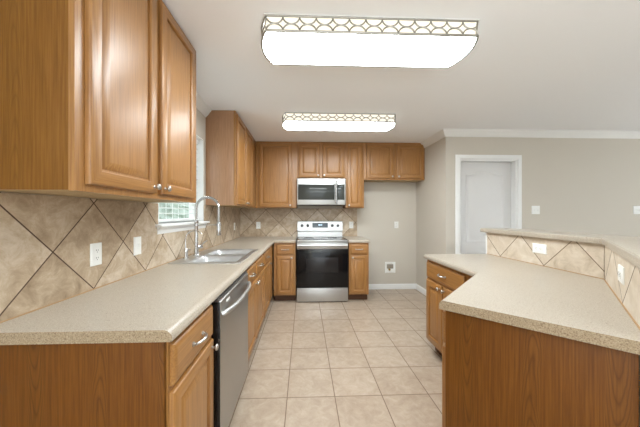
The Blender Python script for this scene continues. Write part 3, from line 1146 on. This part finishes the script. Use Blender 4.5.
# ------------------------------------------------------------------ window blind
t = thing('window_blind', 'white slatted blind hung in window over the sink', 'blind', (XL - .070, WY0, WZ0))
L = WY1 - WY0 - .024
bm = B(); box(bm, -.025, .025, .012, .012 + L, WZ1 - WZ0 - .055, WZ1 - WZ0 - .010, .003); obj('head_rail', bm, 'blind', t)
bm = B()
z = .100
while z < WZ1 - WZ0 - .07:
    loops = []
    for y in (.014, .010 + L):
        pts = []
        for i in range(7):
            q = -1 + 2 * i / 6
            pts.append((q * .024, y, z + .002 * (1 - q * q) + q * .003))
        for i in range(6, -1, -1):
            q = -1 + 2 * i / 6
            pts.append((q * .024, y, z + .002 * (1 - q * q) + q * .003 - .0028))
        loops.append(pts)
    skin(bm, loops, True, None, True, True)
    z += .0455
obj('slats', bm, 'blind', t)
bm = B(); box(bm, -.025, .025, .012, .012 + L, .030, .052, .004); obj('bottom_rail', bm, 'blind', t)
bm = B()
for y in (.10, .31, .53, .76):
    for x in (-.0265, .0265):
        box(bm, x - .0008, x + .0008, y - .004, y + .004, .05, WZ1 - WZ0 - .05)
obj('ladder_tapes', bm, 'blind', t, False)

# ------------------------------------------------------------------ outlets and switches (plate lies on a wall, local front -y)
def plate(name, label, cat, loc, rot, style, wide=False, group=None):
    t = thing(name, label, cat, loc, rot, group)
    w, h = (.115, .072) if wide else ((.115, .115) if style == 'double' else (.072, .115))
    bm = B()
    skin(bm, [rect(-w / 2, w / 2, -h / 2, h / 2, i, y) for i, y in ((0, 0), (0, -.003), (.002, -.0055), (.005, -.0065), (.006, -.0065))], True, None, True, True)
    obj('cover_plate', bm, 'white', t)
    if style == 'outlet':
        for s in (-1, 1):
            bm = B()
            cx, cz = (s * .0195, 0) if wide else (0, s * .0195)
            pts = []
            for i in range(24):
                a = 2 * PI * i / 24
                px, pz = .0165 * math.cos(a), max(-.0135, min(.0135, .0165 * math.sin(a)))
                pts.append((px, pz))
            f = (lambda p: (cx + p[1], cz + p[0])) if wide else (lambda p: (cx + p[0], cz + p[1]))
            skin(bm, [[(f(p)[0], y, f(p)[1]) for p in pts] for y in (-.006, -.0085)], True, None, True, True)
            r = obj('receptacle', bm, 'white', t)
            bm = B()
            for dx in (-.006, .006):
                q = f((dx, .002))
                ww, hh = (.004, .001) if wide else (.001, .004)
                box(bm, q[0] - ww, q[0] + ww, -.0090, -.0084, q[1] - hh, q[1] + hh)
            q = f((0, -.008))
            lathe(bm, [(.0022, 0), (.0022, .0006)], (q[0], -.0084, q[1]), (0, -1, 0), 10)
            obj('slot', bm, 'slot', r, False)
    elif style == 'switch':
        bm = B()
        skin(bm, [[(-.005, -.0065, -.011), (.005, -.0065, -.011), (.005, -.0065, .011), (-.005, -.0065, .011)],
                  [(-.0045, -.009, -.006), (.0045, -.009, -.006), (.0045, -.017, .009), (-.0045, -.017, .009)]], True, None, True, True)
        obj('toggle', bm, 'white', t)
    elif style == 'double':
        for s in (-.023, .023):
            bm = B()
            skin(bm, [[(s - .005, -.0065, -.011), (s + .005, -.0065, -.011), (s + .005, -.0065, .011), (s - .005, -.0065, .011)],
                      [(s - .0045, -.009, -.006), (s + .0045, -.009, -.006), (s + .0045, -.017, .009), (s - .0045, -.017, .009)]], True, None, True, True)
            obj('toggle', bm, 'white', t)
    return t


TW = XL + .010
plate('electrical_outlet', 'white double outlet on left backsplash nearest the camera', 'outlet', (TW, 1.393, 1.092), R90, 'outlet')
plate('light_switch', 'white toggle switch on left backsplash before the window', 'switch', (TW, 1.730, 1.095), R90, 'switch')
plate('electrical_outlet', 'white outlet on left backsplash near far corner', 'outlet', (TW, 4.090, 1.108), R90, 'outlet')
plate('electrical_outlet', 'white outlet on back wall tile left of the range', 'outlet', (-0.774, YB - .010, 1.108), 0, 'outlet')
plate('electrical_outlet', 'white outlet on back wall tile right of the range', 'outlet', (0.812, YB - .010, 1.112), 0, 'outlet')
plate('electrical_outlet', 'white outlet on bare wall in the fridge space', 'outlet', (1.602, YB, 1.112), 0, 'outlet')
plate('electrical_outlet', 'white sideways outlet on straight tile strip below bar', 'outlet', (KX, 1.906, 1.040), -R90, 'outlet', True)
q = c0 + Vector((-S2, -S2)) * 0.568
plate('electrical_outlet', 'white sideways outlet on angled tile strip, nearest right edge', 'outlet', (q.x, q.y, 1.040), -3 * PI / 4, 'outlet', True)
plate('light_switch', 'white two-gang switch on wall just right of the pantry door', 'switch', (3.229, YP, 1.356), 0, 'double')
plate('light_switch', 'white two-gang switch on pantry wall at far right edge', 'switch', (4.714, YP, 1.356), 0, 'double')

# fridge water supply box
t = thing('water_supply_box', 'white recessed water valve box low on fridge wall', 'valve box', (1.493, YB, 0.375))
bm = B()
skin(bm, [rect(-.090, .090, -.095, .095, i, y) for i, y in ((0, 0), (0, -.006), (.004, -.009), (.022, -.009), (.026, -.006), (.028, -.0012))], True, None, True, True)
obj('box_frame', bm, 'white', t)
bm = B(); box(bm, -.058, .054, -.0035, -.001, -.020, .054); obj('recess', bm, 'recess', t, False)
bm = B()
lathe(bm, [(.012, 0), (.012, .02), (.007, .024), (.007, .034)], (-.025, -.004, -.030), (0, -1, 0), 14)
lathe(bm, [(.018, .034), (.018, .040), (0, .041)], (-.025, -.004, -.030), (0, -1, 0), 14)
obj('valve', bm, 'brass', t)

# ------------------------------------------------------------------ outdoors beyond the sink window
bm = B(); box(bm, -14, XL - T - .02, -8, 30, -0.35, -0.25)
o = struct('ground', bm, 'lawn', 'pale lawn outside the window', 'lawn')
bm = B()
bmesh.ops.create_grid(bm, x_segments=110, y_segments=24, size=0.5)
for v in bm.verts:
    v.co = Vector((-5.4, v.co.x * 26 + 14, -0.25 + (v.co.y + .5) * 2.3))
r = bmesh.ops.extrude_face_region(bm, geom=bm.faces[:])
for v in [g for g in r['geom'] if isinstance(g, bmesh.types.BMVert)]:
    v.co.x -= 0.9
for v in bm.verts:
    v.co += Vector((random.uniform(-.10, .10), random.uniform(-.05, .05), random.uniform(-.06, .06)))
    v.co.z = max(v.co.z, -0.25)
o = obj('garden_hedge', bm, 'leaf')
tag(o, 'pale green hedge seen through the blind slats', 'hedge')
